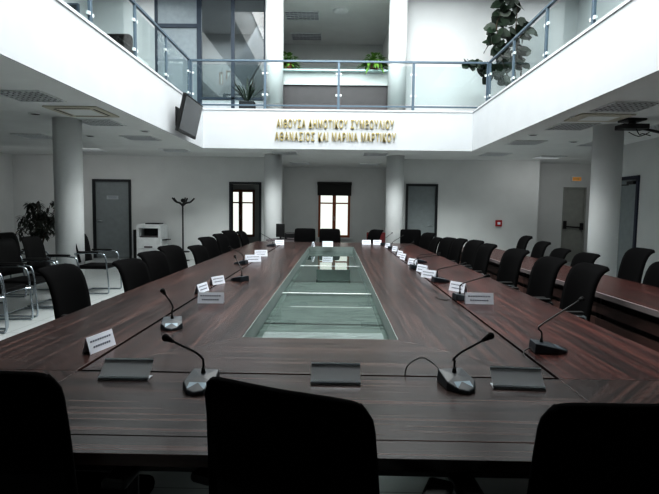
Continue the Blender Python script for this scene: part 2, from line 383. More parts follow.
# skylight shaft and lantern
struct('wall_skylight', B((-VX-.1, -VX, VY0, 12.3, UC+.2, 8.4), (VX, VX+.1, VY0, 12.3, UC+.2, 8.4), (-VX-.1, VX+.1, 12.3, 12.4, UC+.2, 8.4), (-VX-.1, VX+.1, VY0-.1, VY0, UC+.2, 8.4)), 'upper_wall')
bm = bmesh.new()
for i in range(5): box(bm, -VX, VX, VY0+i*2.4, VY0+i*2.4+.06, 8.3, 8.38)
for x in (-1.1, 1.0): box(bm, x, x+.06, VY0, 12.3, 8.3, 8.38)
struct('trim_6', bm, 'rail')

# ---- upper left glazed partition (setting: window wall)
px0, px1, pz = -4.83, -1.88, 6.92; py = 13.5
def bar(x0, x1, z0, z1): return (x0, x1, py-.04, py+.04, z0, z1)
o = struct('window_9', B(bar(px0, px0+.07, UF, pz), bar(px1-.08, px1, UF, pz), bar(px0, px1, pz-.06, pz), bar(-3.72, -3.6, UF, pz), bar(-2.82, -2.73, UF, pz),
                         bar(px0, -3.72, 6.12, 6.22), bar(-3.6, px1, 4.28, 4.34)), 'dframe')
obj('window_pane', B((-3.6, -2.82, py-.005, py+.005, 4.34, pz-.06), (-2.73, px1-.08, py-.005, py+.005, 4.34, pz-.06)), 'darkglass', o)
obj('door_leaf', B((px0+.07, -3.72, py-.01, py+.01, UF, 6.12), (px0+.07, -3.72, py-.01, py+.01, 6.22, pz-.06)), plain('frosted_grey_panel', (150, 160, 166), .3), o)
obj('lower_panel', B((-3.6, -2.82, py-.01, py+.01, UF, 4.28), (-2.73, px1-.08, py-.01, py+.01, UF, 4.28)), plain('pale_grey_panel', (196, 202, 206), .5), o)
# slanted white beam seen through the glass
bm = bmesh.new(); mt = Matrix.Translation((-2.55, 15.2, 5.9)) @ Matrix.Rotation(R(30), 4, 'Y')
box(bm, -.3, .3, -.1, .1, -1.5, 1.3, mt); struct('trim_7', bm, 'upper_wall')

# ------------------------------------------------------------ railings
def rail_run(name, label, p0, p1, posts, vertical_axis):
    """p0->p1 handrail line at z 4.77; posts = list of points"""
    t = thing(name, label, 'railing', (p0[0], p0[1], UF))
    P0 = Vector((p0[0], p0[1])); 
    def loc(x, y, z): return (x-p0[0], y-p0[1], z-UF)
    dx, dy = p1[0]-p0[0], p1[1]-p0[1]; Ln = math.hypot(dx, dy); ux, uy = dx/Ln, dy/Ln
    mt = Matrix.Rotation(math.atan2(dy, dx), 4, 'Z')
    bm = bmesh.new(); box(bm, 0, Ln, -.025, .025, 1.1, 1.145, mt); obj('handrail', bm, 'rail', t, bevel=.004)
    bm = bmesh.new(); box(bm, 0, Ln, -.012, .012, .1, .135, mt); obj('bottom_bar', bm, 'rail', t)
    for s in posts:
        bm = bmesh.new(); box(bm, s-.03, s+.03, -.02, .02, 0, 1.1, mt)
        q = obj('post', bm, 'rail', t, bevel=.003)
        for z in (.36, .84):
            for sa, sb in ((-.07, -.03), (.03, .07)):
                bm = bmesh.new(); box(bm, s+sa, s+sb, -.022, .022, z-.022, z+.022, mt); obj('glass_clamp', bm, 'white', q)
    for a, c in zip(posts[:-1], posts[1:]):
        bm = bmesh.new(); box(bm, a+.05, c-.05, -.004, .004, .16, 1.03, mt); obj('glass_panel', bm, 'railglass', t)
    return t
rail_run('balcony_railing', 'slate metal and glass railing across the far balcony above the gold lettering', (-3.42, 11.78), (3.46, 11.78), [.02, 1.74, 3.44, 5.16, 6.86], 0)
rail_run('balcony_railing', 'slate metal and glass railing along the left balcony above the wall screens', (-3.42, 11.7), (-3.42, 2.7), [.03]+[1.55*i for i in range(1, 6)]+[8.95], 0)
rail_run('balcony_railing', 'slate metal and glass railing along the right balcony beside the big leafy plant', (3.46, 11.7), (3.46, 2.7), [.03]+[1.55*i for i in range(1, 6)]+[8.95], 0)

# ------------------------------------------------------------ gold lettering
def lettering(txt, label, x0, x1, zb, h):
    cu = bpy.data.curves.new('lettering', 'FONT'); cu.body = txt; cu.size = 1; cu.extrude = .012; cu.offset = .012; cu.space_character = 1.22
    tmp = bpy.data.objects.new('tmp', cu); C.objects.link(tmp); bpy.context.view_layer.update()
    me = bpy.data.meshes.new_from_object(tmp.evaluated_get(bpy.context.evaluated_depsgraph_get()))
    bpy.data.objects.remove(tmp)
    xs = [v.co.x for v in me.vertices]; ys = [v.co.y for v in me.vertices]
    sx = (x1-x0)/(max(xs)-min(xs)); sy = h/(max(ys)-min(ys)); mx_, my_ = min(xs), min(ys)
    for v in me.vertices: v.co = Vector(((v.co.x-mx_)*sx, -v.co.z*1.4, (v.co.y-my_)*sy))
    me.materials.clear(); me.materials.append(M['gold'])
    o = bpy.data.objects.new('wall_lettering', me); C.objects.link(o); o.location = (x0, VY1-.045, zb)
    tag(o, label, 'lettering')
lettering('ΑΙΘΟΥΣΑ ΔΗΜΟΤΙΚΟΥ ΣΥΜΒΟΥΛΙΟΥ', 'upper line of raised gold Greek capitals on the white far balcony front', -1.38, 1.29, 3.25, .2)
lettering('ΑΘΑΝΑΣΙΟΣ ΚΑΙ ΜΑΡΙΝΑ ΜΑΡΤΙΚΟΥ', 'lower line of raised gold Greek capitals on the white far balcony front', -1.42, 1.34, 2.96, .2)

# ------------------------------------------------------------ conference table
TX0, TX1, TY0, TY1 = -1.635, 1.56, 1.29, 10.2
GX0, GX1, GY0, GY1 = -1.03, .895, 1.965, 9.56
IX0, IX1, IY0, IY1 = -.475, .33, 2.53, 9.03
TZ, TH = .74, .035
tb = thing('conference_table', 'huge dark rosewood rectangular conference table with a sunken glass strip down its middle', 'table', ((TX0+TX1)/2, (TY0+TY1)/2, 0))
ox, oy = (TX0+TX1)/2, (TY0+TY1)/2
def tp(name, poly, z0, z1, mat, bev=.002):
    bm = bmesh.new(); prism(bm, [(x-ox, y-oy) for x, y in poly], z0, z1); return obj(name, bm, mat, tb, bevel=bev)
def rect(x0, x1, y0, y1): return [(x0, y0), (x1, y0), (x1, y1), (x0, y1)]
g = .008
# outer ring: side runs, end runs, four corner blocks
tp('side_top', rect(TX0, GX0-g, GY0, 5.75), TZ-TH, TZ, 'wood_y'); tp('side_top', rect(TX0, GX0-g, 5.752, GY1), TZ-TH, TZ, 'wood_y')
tp('side_top', rect(GX1+g, TX1, GY0, 5.75), TZ-TH, TZ, 'wood_yr'); tp('side_top', rect(GX1+g, TX1, 5.752, GY1), TZ-TH, TZ, 'wood_yr')
tp('end_top', rect(GX0, GX1, TY0+.11, GY0-g), TZ-TH, TZ, 'wood_x'); tp('end_top', rect(GX0, GX1, GY1+g, TY1), TZ-TH, TZ, 'wood_x')
tp('end_edge_strip', rect(GX0, GX1, TY0, TY0+.107), TZ-TH, TZ, 'wood_x')
c = .05
tp('corner_top', [(TX0+c, TY0), (GX0-.002, TY0), (GX0-.002, GY0-.002), (TX0, GY0-.002), (TX0, TY0+c)], TZ-TH, TZ, 'wood_d2')
tp('corner_top', [(GX1+.002, TY0), (TX1-c, TY0), (TX1, TY0+c), (TX1, GY0-.002), (GX1+.002, GY0-.002)], TZ-TH, TZ, 'wood_d')
tp('corner_top', [(TX0, GY1+.002), (GX0-.002, GY1+.002), (GX0-.002, TY1), (TX0, TY1)], TZ-TH, TZ, 'wood_d')
tp('corner_top', [(GX1+.002, GY1+.002), (TX1, GY1+.002), (TX1, TY1), (GX1+.002, TY1)], TZ-TH, TZ, 'wood_d2')
# inner mitred frame
e = .0006
tp('inner_top', [(GX0+g, GY0+g), (GX1-g, GY0+g), (IX1, IY0-e), (IX0, IY0-e)], TZ-TH, TZ, 'wood_x')
tp('inner_top', [(GX0+g, GY1-g), (GX1-g, GY1-g), (IX1, IY1+e), (IX0, IY1+e)], TZ-TH, TZ, 'wood_x')
ym = 3.94
for k, (a, bb) in enumerate(((GY0+g, 3.94), (3.942, 5.9), (5.902, 7.8), (7.802, GY1-g))):
    ya_in = IY0 if k == 0 else a; yb_in = IY1 if k == 3 else bb
    tp('inner_top', [(GX0+g, a), (IX0, ya_in), (IX0, yb_in), (GX0+g, bb)], TZ-TH, TZ, 'wood_y', .001)
    tp('inner_top', [(GX1-g, a), (IX1, ya_in), (IX1, yb_in), (GX1-g, bb)], TZ-TH, TZ, 'wood_y', .001)
# cable channel below the grooves
bm = bmesh.new()
for r_ in ((GX0-.06, GX0+.06, GY0-.06, GY1+.06), (GX1-.06, GX1+.06, GY0-.06, GY1+.06), (GX0+.06, GX1-.06, GY0-.06, GY0+.06), (GX0+.06, GX1-.06, GY1-.06, GY1+.06)):
    box(bm, r_[0]-ox, r_[1]-ox, r_[2]-oy, r_[3]-oy, TZ-TH-.03, TZ-TH-.001)
obj('cable_channel', bm, 'groove', tb)
# glass well
ws = .004; zb = .635
bm = bmesh.new()
box(bm, IX0-ox, IX0+ws-ox, IY0-oy, IY1-oy, zb, TZ-.002); box(bm, IX1-ws-ox, IX1-ox, IY0-oy, IY1-oy, zb, TZ-.002)
box(bm, IX0+ws-ox, IX1-ws-ox, IY0-oy, IY0+ws-oy, zb, TZ-.002); box(bm, IX0+ws-ox, IX1-ws-ox, IY1-ws-oy, IY1-oy, zb, TZ-.002)
obj('well_side', bm, plain('pale_well_side', (122, 133, 130), .5), tb)
obj('well_base', B((IX0-ox, IX1-ox, IY0-oy, 5.3-oy, zb-.02, zb)), 'wellbase', tb); obj('well_base', B((IX0-ox, IX1-ox, 5.3-oy, IY1-oy, zb-.02, zb)), plain('dark_reflection_base', (66, 76, 73), .6), tb)  # far base coloured darker to stand in for the dark reflection in the glass
ys = [IY0+ws, 4.45, 6.66, IY1-ws]
for a, bb in zip(ys[:-1], ys[1:]):
    obj('glass_panel', B((IX0+ws-ox, IX1-ws-ox, a+.004-oy, bb-.004-oy, zb+.008, zb+.016)), 'tableglass', tb)
for y in ys[1:-1]: obj('glass_joint', B((IX0+ws-ox, IX1-ws-ox, y-.012-oy, y+.012-oy, zb+.008, zb+.018)), 'white', tb)
for y in (3.3, 5.3, 8.7): obj('base_joint', B((IX0+ws-ox, IX1-ws-ox, y-.008-oy, y+.008-oy, zb, zb+.004)), 'groove', tb)
# aprons and legs
bm = bmesh.new(); A = .06
box(bm, TX0+A-ox, TX1-A-ox, TY0+A-oy, TY0+A+.03-oy, .66, TZ-TH); box(bm, TX0+A-ox, TX1-A-ox, TY1-A-.03-oy, TY1-A-oy, .66, TZ-TH)
box(bm, TX0+A-ox, TX0+A+.03-ox, TY0+A+.03-oy, TY1-A-.03-oy, .66, TZ-TH); box(bm, TX1-A-.03-ox, TX1-A-ox, TY0+A+.03-oy, TY1-A-.03-oy, .66, TZ-TH)
obj('apron', bm, 'black', tb)
for x in (TX0+.55, TX1-.55):
    for y in (TY0+.75, 3.9, 5.85, 7.8, TY1-.5):
        obj('leg', B((x-.04-ox, x+.04-ox, y-.25-oy, y+.25-oy, 0, TZ-TH-.031)), 'black', tb, bevel=.004)

# ------------------------------------------------------------ second row desk (right)
SX0, SX1, SY0, SY1 = 2.17, 2.88, 2.6, 9.2
# separate desk units in a row
edges = [2.6, 4.25, 5.9, 7.55, 9.2]
dnames = ['nearest the camera', 'second from the camera', 'third from the camera', 'farthest from the camera']
for i, (a, bb) in enumerate(zip(edges[:-1], edges[1:])):
    t = thing('slatted_desk', 'rosewood desk with slatted front in the right hand row, unit '+dnames[i], 'desk', ((SX0+SX1)/2, (a+bb)/2, 0), 0, 'slatted desks of the right hand row')
    hx, hy = (SX1-SX0)/2, (bb-a)/2-.002
    obj('desk_top', B((-hx+.02, hx, -hy, hy, .71, .75)), 'wood_yr', t)
    obj('edge_band', B((-hx-.0, -hx+.02, -hy, hy, .71, .75)), 'band', t)
    obj('side_panel', B((-hx+.08, hx-.05, -hy+.02, -hy+.05, 0, .71)), 'black', t); obj('side_panel', B((-hx+.08, hx-.05, hy-.05, hy-.02, 0, .71)), 'black', t)
    for k in range(5): obj('slat', B((-hx+.06, -hx+.08, -hy, hy, .06+k*.125, .14+k*.125)), 'slat', t)
    obj('modesty_panel', B((-hx+.10, -hx+.11, -hy+.05, hy-.05, .02, .7)), 'black', t)

# ------------------------------------------------------------ chairs
def strip(bm, prof, w0, w1, th, curve=.03, nseg=8, rnd=True):
    """upholstered shell: prof = [(x,z)...] swept across y, thickness th, hollow curve in plan, rounded top corners"""
    n = len(prof); front = []; back = []
    for i, (x, z) in enumerate(prof):
        a = prof[max(i-1, 0)]; c_ = prof[min(i+1, n-1)]
        tx, tz = c_[0]-a[0], c_[1]-a[1]; l_ = math.hypot(tx, tz); nx, nz = tz/l_, -tx/l_
        w = w0+(w1-w0)*i/(n-1)
        if rnd and i >= n-3: w -= (.004, .012, .032)[i-(n-3)]
        fr = []; bk = []
        for j in range(nseg+1):
            u = -1+2*j/nseg; y = u*w/2; cv = curve*(u*u)
            t_ = th*(1 if abs(u) < .99 else .5)
            fr.append(bm.verts.new((x+cv+nx*t_/2, y, z+nz*t_/2))); bk.append(bm.verts.new((x+cv-nx*t_/2, y, z-nz*t_/2)))
        front.append(fr); back.append(bk)
    for i in range(n-1):
        for j in range(nseg):
            bm.faces.new([front[i][j], front[i][j+1], front[i+1][j+1], front[i+1][j]])
            bm.faces.new([back[i][j], back[i+1][j], back[i+1][j+1], back[i][j+1]])
        bm.faces.new([front[i][0], front[i+1][0], back[i+1][0], back[i][0]]); bm.faces.new([front[i][-1], back[i][-1], back[i+1][-1], front[i+1][-1]])
    for j in range(nseg):
        bm.faces.new([front[0][j], back[0][j], back[0][j+1], front[0][j+1]]); bm.faces.new([front[-1][j], front[-1][j+1], back[-1][j+1], back[-1][j]])
def seat_bm(z=.45, w=.46, d=.45, x0=-.2):
    bm = bmesh.new(); box(bm, x0, x0+d, -w/2, w/2, z-.06, z); return bm
# conference chair: faces +X, origin on the floor below the seat centre; back top at z=.98, x about -.3
BACK = [(-.20, .50), (-.215, .56), (-.225, .64), (-.235, .72), (-.25, .80), (-.268, .87), (-.292, .925), (-.318, .955), (-.345, .972), (-.368, .978)]
cc = thing('conference_chair', '', 'chair')
obj('seat', seat_bm(), 'fabric', cc, bevel=.025, seg=3, smooth=True)
bm = bmesh.new(); strip(bm, BACK, .46, .44, .034, .035, 10); obj('backrest', bm, 'fabric', cc, smooth=True)
bm = bmesh.new(); tube(bm, [(-.05, 0, .38), (-.2, 0, .39), (-.245, 0, .45), (-.245, 0, .6)], .022, k=4); obj('back_support', bm, 'black', cc, smooth=True)
for s in (-1, 1):
    bm = bmesh.new(); tube(bm, [(-.12, s*.2, .385), (-.12, s*.27, .42), (-.14, s*.275, .6), (-.1, s*.27, .645), (.1, s*.27, .65), (.14, s*.27, .63)], .011, k=4)
    ar = obj('armrest', bm, 'chrome', cc, smooth=True)
    obj('arm_pad', B((-.12, .12, s*.27-.022, s*.27+.022, .655, .678)), 'black', ar, bevel=.008)
bm = bmesh.new(); cyl(bm, (0, 0, .09), (0, 0, .39), .028, n=12); obj('gas_column', bm, 'black', cc)
for k in range(5):
    a = 2*PI*k/5+.3; bm = bmesh.new(); tube(bm, [(0, 0, .1), (.16*math.cos(a), .16*math.sin(a), .095), (.28*math.cos(a), .28*math.sin(a), .07)], .02, k=3, r_end=.013)
    lg = obj('base_leg', bm, 'black', cc, smooth=True)
    bm = bmesh.new(); cx_, cy_ = .28*math.cos(a), .28*math.sin(a); cyl(bm, (cx_-.02*math.sin(a), cy_+.02*math.cos(a), .028), (cx_+.02*math.sin(a), cy_-.02*math.cos(a), .028), .028, n=12); obj('caster', bm, 'black', lg)
CONF = Proto(cc)
# near chairs: same with a mesh back and a frame
mc = thing('mesh_chair', '', 'chair')
obj('seat', seat_bm(.47, .48, .46), 'fabric', mc, bevel=.025, seg=3, smooth=True)
MB = [(-.22, .52), (-.232, .60), (-.24, .68), (-.247, .76), (-.255, .84), (-.262, .90), (-.272, .95), (-.285, .985)]
bm = bmesh.new(); strip(bm, MB, .45, .405, .012, .03, 12); obj('backrest', bm, 'mesh', mc, smooth=True)
bm = bmesh.new()
for s in (-1, 1):
    tube(bm, [(x+.026, s*(.225-.024*i/7-(.018 if i == 7 else 0)), z) for i, (x, z) in enumerate(MB)], .013, k=2)
tube(bm, [(-.258, -.186, .972), (-.266, -.165, .985), (-.285, 0, .99), (-.266, .165, .985), (-.258, .186, .972)], .016, k=4)
tube(bm, [(-.196, -.235, .52), (-.22, 0, .515), (-.196, .235, .52)], .012, k=4)
obj('back_frame', bm, 'fabric', mc, smooth=True)
bm = bmesh.new(); strip(bm, [(-.252, .74), (-.26, .8), (-.266, .86), (-.276, .92), (-.288, .975)], .435, .40, .03, .03, 10); obj('upper_pad', bm, 'fabric', mc, smooth=True)
bm = bmesh.new(); tube(bm, [(-.05, 0, .39), (-.22, 0, .4), (-.27, 0, .46), (-.262, 0, .7)], .024, k=4); obj('back_support', bm, 'black', mc, smooth=True)
for s in (-1, 1):
    bm = bmesh.new(); tube(bm, [(-.05, s*.2, .4), (-.05, s*.29, .43), (-.05, s*.3, .6), (-.05, s*.3, .65)], .017, k=4)
    ar = obj('armrest', bm, 'black', mc, smooth=True)
    obj('arm_pad', B((-.17, .1, s*.3-.035, s*.3+.035, .65, .68)), 'black', ar, bevel=.012)
bm = bmesh.new(); cyl(bm, (0, 0, .09), (0, 0, .41), .028, n=12); obj('gas_column', bm, 'black', mc)
for k in range(5):
    a = 2*PI*k/5+.3; bm = bmesh.new(); tube(bm, [(0, 0, .1), (.17*math.cos(a), .17*math.sin(a), .095), (.31*math.cos(a), .31*math.sin(a), .07)], .022, k=3, r_end=.015)
    lg = obj('base_leg', bm, 'black', mc, smooth=True)
    bm = bmesh.new(); cx_, cy_ = .31*math.cos(a), .31*math.sin(a); cyl(bm, (cx_-.022*math.sin(a), cy_+.022*math.cos(a), .03), (cx_+.022*math.sin(a), cy_-.022*math.cos(a), .03), .03, n=12); obj('caster', bm, 'black', lg)
MESH = Proto(mc)
# visitor chair: chrome cantilever, faces +X
vc = thing('visitor_chair', '', 'chair')
obj('seat', seat_bm(.46, .47, .46, -.22), 'leather', vc, bevel=.025, seg=3, smooth=True)
bm = bmesh.new(); strip(bm, [(-.22, .50), (-.235, .6), (-.25, .7), (-.268, .8), (-.29, .88), (-.315, .93), (-.34, .955)], .46, .44, .035, .03, 8); obj('backrest', bm, 'leather', vc, smooth=True)
for s in (-1, 1):
    bm = bmesh.new(); y = s*.255
    tube(bm, [(-.25, y, .64), (-.1, y, .66), (.16, y, .655), (.235, y, .6), (.262, y, .4), (.285, y, .1), (.27, y, .02), (.2, y, .014), (-.2, y, .014)], .0125, k=5)
    f_ = obj('frame', bm, 'chrome', vc, smooth=True)
    obj('arm_pad', B((-.2, .13, y-.022, y+.022, .668, .69)), 'black', f_, bevel=.008)
bm = bmesh.new(); tube(bm, [(-.2, -.255, .014), (-.2, .255, .014)], .0125, k=1); tube(bm, [(.27, -.255, .4), (.2, -.2, .4), (.2, .2, .4), (.27, .255, .4)], .01, k=1); obj('crossbar', bm, 'chrome', vc)
VIS = Proto(vc)

GL = 'black chairs along the left side of the conference table'
left = [(-2.03, 3.66, .965, 12, 'black high-backed chair nearest the camera on the left side of the table'),
        (-1.86, 4.50, .93, 6, 'second black chair from the camera on the left side, set low'),
        (-1.88, 5.12, .95, 4, 'third black chair from the camera on the left side of the table'),
        (-1.88, 5.69, .97, 3, 'fourth black chair from the camera on the left side, in line with the coat stand'),
        (-1.86, 6.72, .90, 5, 'fifth black chair from the camera on the left side, lower than the next one'),
        (-1.95, 7.60, .965, 0, 'sixth black chair from the camera on the left side of the table'),
        (-1.95, 8.45, .975, 3, 'seventh black chair from the camera on the left side of the table'),
        (-1.95, 9.20, 1.0, -4, 'eighth black chair from the camera on the left side, before the open doorway'),
        (-1.86, 9.90, .96, 8, 'last black chair on the left side of the table, nearest the left back column')]
for x, y, zt, a, lb in left:
    a -= 14; x -= .03; zt -= .02; CONF.put((x+.31*math.cos(R(a)), y+.31*math.sin(R(a)), 0), R(a), lb, GL, (1, 1, zt/.978))
GR = 'black chairs along the right side of the conference table'
right = [(1.95, 3.92, 1.0, 172, 'black high-backed chair nearest the camera on the right side of the table'),
         (1.93, 4.58, .99, 175, 'second black chair from the camera on the right side of the table'),
         (1.93, 5.45, 1.0, 178, 'third black chair from the camera on the right side of the table'),
         (1.92, 6.45, .99, 176, 'fourth black chair from the camera on the right side of the table'),
         (1.92, 7.05, 1.0, 180, 'fifth black chair from the camera on the right side of the table'),
         (1.90, 7.80, .98, 178, 'sixth black chair from the camera on the right side of the table'),
         (1.84, 8.35, .965, 184, 'seventh black chair from the camera on the right side of the table'),
         (1.78, 9.0, .93, 176, 'eighth black chair from the camera on the right side, before the grey door'),
         (1.80, 9.9, .975, 190, 'last black chair on the right side of the table, turned toward the camera')]
for x, y, zt, a, lb in right:
    a += 9; x += .06; zt -= .015; CONF.put((x+.31*math.cos(R(a)), y+.31*math.sin(R(a)), 0), R(a), lb, GR, (1, 1, zt/.978))
GS = 'black chairs behind the slatted desks'
second = [(3.1, 4.75, .93, 178, 'black chair at the right picture edge behind the slatted desks, nearest of that row'),
          (3.19, 5.35, 1.02, 176, 'tall black chair behind the slatted desks, just right of the right column'),
          (3.1, 6.23, .89, 184, 'low black chair behind the slatted desks, just left of the right column'),
          (3.1, 6.97, .89, 180, 'low black chair behind the slatted desks, below the exit door'),
          (3.1, 7.61, .95, 178, 'second farthest black chair behind the slatted desks'),
          (3.1, 8.30, 1.0, 176, 'farthest black chair behind the slatted desks, under the red alarm box')]
for x, y, zt, a, lb in second:
    CONF.put((x-.31+.06, y, 0), R(a), lb, GS, (1, 1, zt/.978))
GE = 'black chairs at the far end of the table'
for x, y, a, lb in [(-.66, 10.75, -90, 'black chair at the far table end, left of the centre window'),
                    (-.1, 10.72, -84, 'black chair at the far table end, in front of the centre window'),
                    (.62, 10.8, -150, 'black chair at the far table end seen side on, right of the centre window'),
                    (1.62, 11.0, -96, 'black chair in front of the right back column beside the grey door')]:
    CONF.put((x-.31*math.cos(R(a))*-1*0, y-.25, 0), R(a), lb, GE, (1, 1, 1.0))
GN = 'mesh chairs at the near table end'
def near(x, y, deg, sz, lb):
    a = R(deg)   # (x,y) = middle of the back's top edge
    MESH.put((x+.275*math.cos(a), y+.275*math.sin(a), 0), a, lb, GN, (1, 1, sz))
near(-.125, 1.085, 90-23, 1.0, 'black mesh-backed chair at the middle of the near table end, turned slightly')
near(-.885, 1.17, 90-3, 1.0, 'black mesh-backed chair in the bottom left corner of the photo')
near(.675, 1.06, 90+3, .99, 'black mesh-backed chair in the bottom right corner of the photo')

GV = 'chrome-framed visitor chairs left of the table'
vis = [(-3.92, 8.15, 2, 'chrome-armed visitor chair right of the left column, before the grey door'),
       (-3.98, 5.75, 3, 'chrome-armed visitor chair nearest the camera at the left photo edge'),
       (-4.02, 6.42, 0, 'chrome-armed visitor chair second from the camera in the front row left of the table'),
       (-4.05, 7.05, 0, 'chrome-armed visitor chair in the front row, just before the left column'),
       (-4.98, 6.55, 0, 'black visitor chair in the second row, nearest the camera'),
       (-5.0, 7.25, 2, 'black visitor chair in the second row, middle one'),
       (-5.0, 7.95, 0, 'black visitor chair in the second row, below the hanging plant leaves'),
       (-5.95, 7.6, 0, 'black visitor chair in the third row, nearer one at the left photo edge'),
       (-5.95, 8.35, 0, 'black visitor chair in the third row, in front of the potted fig'),
       (-3.86, 5.08, 4, 'visitor chair cut by the left photo edge, its chrome leg showing')]
for x, y, a, lb in vis: VIS.put((x, y, 0), R(a), lb, GV)

# ------------------------------------------------------------ microphones
GM = 'gooseneck conference microphones on the table'
def mic(base, bend, tip, face, label, cable=None, big=True):
    """base/bend/tip world points; face = heading (deg) the console front looks to"""
    bx, by, _ = base; t = thing('desk_microphone', label, 'microphone', (bx, by, TZ), 0, GM); a = R(face)
    mt = Matrix.Rotation(a, 4, 'Z')
    bm = bmesh.new()
    outline = [(-.07, -.05), (-.07, .05), (.03, .056), (.075, .03), (.09, 0), (.075, -.03), (.03, -.056)]
    hts = [.048, .048, .03, .016, .012, .016, .03]
    lo = [bm.verts.new(mt @ Vector((x*1.06, y*1.06, 0))) for x, y in outline]; hi = [bm.verts.new(mt @ Vector((x, y, h))) for (x, y), h in zip(outline, hts)]
    n = len(outline)
    for i in range(n): bm.faces.new([lo[i], lo[(i+1) % n], hi[(i+1) % n], hi[i]])
    bm.faces.new(lo[::-1]); cen = bm.verts.new(mt @ Vector((0, 0, .042)))
    for i in range(n): bm.faces.new([hi[i], hi[(i+1) % n], cen])
    obj('base', bm, 'micbase', t, bevel=.004)
    bm = bmesh.new(); box(bm, .028, .062, -.032, .032, .0305, .0325, mt @ Matrix.Rotation(R(20), 4, 'Y') @ Matrix.Translation((-.006, 0, .008))); obj('button_panel', bm, 'micpanel', t)
    p0 = mt @ Vector((-.03, 0, .044)); m1 = Vector(bend)-Vector((bx, by, TZ)); m2 = Vector(tip)-Vector((bx, by, TZ))
    m1 = Vector((p0.x*.6+m1.x*.4, p0.y*.6+m1.y*.4, m1.z)); d = (m2-m1).normalized()
    bm = bmesh.new(); cyl(bm, p0, p0+Vector((0, 0, .02)), .009, .006, n=10)
    tube(bm, [p0, p0+Vector((0, 0, .045)), m1+Vector((0, 0, -.01)), m1+d*.035, m1+(m2-m1)*.6, m2-d*.03], .0042, k=5); obj('gooseneck', bm, 'black', t, smooth=True)
    bm = bmesh.new(); tube(bm, [m2-d*.035, m2-d*.02, m2-d*.008, m2+d*.006, m2+d*.012], .006, k=1)
    ball(bm, m2, .013); cyl(bm, m2-d*.035, m2, .006, .0125, n=12); obj('mic_head', bm, 'foam', t, smooth=True)
    if cable:
        bm = bmesh.new(); tube(bm, [Vector(p)-Vector((bx, by, TZ)) for p in cable], .0028, n=6, k=5); obj('cable', bm, 'black', t, smooth=True)
mic((-.49, 1.80, 0), (-.50, 1.83, .85), (-.585, 1.70, .95), -92, 'gooseneck microphone near the left, partly hidden by the middle mesh chair')
mic((.47, 1.86, 0), (.44, 1.84, .85), (.57, 1.80, .95), -78, 'gooseneck microphone between the middle and right metal plate holders', [(.43, 1.93, .76), (.41, 1.99, .78), (.36, 2.02, .80), (.3, 1.99, .775), (.285, 1.965, .735)])
mic((-.90, 2.72, 0), (-.88, 2.7, .86), (-.915, 2.62, .96), -75, 'microphone on the left groove, between the near white name card and the wide one')
mic((-.88, 4.55, 0), (-.89, 4.62, .86), (-.95, 4.70, .95), 150, 'microphone on the inner left panel, fourth mic from the near left end', [(-.93, 4.55, .745), (-1.0, 4.5, .742), (-1.03, 4.4, .742)])
mic((-1.13, 5.95, 0), (-1.12, 5.9, .86), (-1.22, 5.72, .96), 170, 'microphone beside the white name cards midway along the left side')
mic((-1.15, 8.9, 0), (-1.17, 8.9, .86), (-1.40, 9.2, .96), 170, 'farthest microphone on the left side, in front of the left back column')
mic((.94, 9.62, 0), (.96, 9.6, .86), (1.15, 10.2, .95), 60, 'farthest microphone on the right side, its neck crossing the right back column')
mic((.99, 8.6, 0), (1.0, 8.6, .86), (1.24, 9.2, .95), 20, 'second farthest microphone on the right side of the table')
mic((.99, 7.5, 0), (1.01, 7.5, .85), (1.2, 7.7, .92), 10, 'third farthest microphone on the right side of the table')
mic((1.1, 6.45, 0), (1.08, 6.3, .84), (1.25, 6.0, .90), 5, 'microphone set farther out on the right side, third mic row from the far end')
mic((.94, 5.75, 0), (.97, 5.7, .86), (1.12, 5.4, .93), 5, 'microphone on the right groove midway, beside two small name cards')
mic((.99, 4.68, 0), (.95, 4.62, .86), (1.16, 4.45, .94), 5, 'third microphone from the camera on the right side of the table')
mic((.97, 3.74, 0), (.93, 3.68, .86), (1.10, 3.58, .945), 5, 'second microphone from the camera on the right side, next to a wide white card', [(.9, 3.76, .76), (.85, 3.7, .745), (.8, 3.72, .742), (.78, 3.8, .742)])
mic((1.02, 2.36, 0), (.95, 2.36, .86), (1.29, 2.6, .955), -5, 'nearest microphone on the right side, past the right metal plate holder', [(.95, 2.37, .755), (.9, 2.33, .75), (.88, 2.28, .742), (.885, 2.22, .735)])

# ------------------------------------------------------------ name plates
GC = 'white name cards along the table'
def card(x, y, rz, w, label, h=.07, group=GC):
    t = thing('name_card', label, 'name card', (x, y, TZ), R(rz), group)
    tilt = .022
    bm = bmesh.new()
    for s in (-1, 1):
        v = [bm.verts.new(p) for p in ((-w/2, s*tilt, 0), (w/2, s*tilt, 0), (w/2, s*.001, h), (-w/2, s*.001, h))]
        v2 = [bm.verts.new(p) for p in ((-w/2, s*(tilt-.002), 0), (w/2, s*(tilt-.002), 0), (w/2, -s*.0005, h-.003), (-w/2, -s*.0005, h-.003))]
        bm.faces.new(v); bm.faces.new(v2)
        for i in range(4): bm.faces.new([v[i], v[(i+1) % 4], v2[(i+1) % 4], v2[i]])
    obj('card', bm, 'paper', t)
    bm = bmesh.new()
    for zc, ww, nn in ((.68*h, .8, 9), (.34*h, .66, 8)):
        for s in (-1, 1):
            yy = s*(tilt*(1-zc/h)+.0012)
            st = ww*w/nn
            for k in range(nn):
                xx = -ww*w/2+st*k; box(bm, xx, xx+st*.72, yy-.0004, yy+.0004, zc-.005, zc+.005)
    obj('print', bm, 'ink', t)
card(-1.09, 2.27, 78, .18, 'white name card at the near left, turned along the groove', .075)
card(-.865, 3.45, 3, .18, 'wide white name card on the left groove facing the camera', .075)
card(-1.05, 3.9, 80, .18, 'white name card just behind the wide left card, seen nearly edge on')
card(-1.03, 4.33, 62, .16, 'small white name card left of the groove before the fourth left mic')
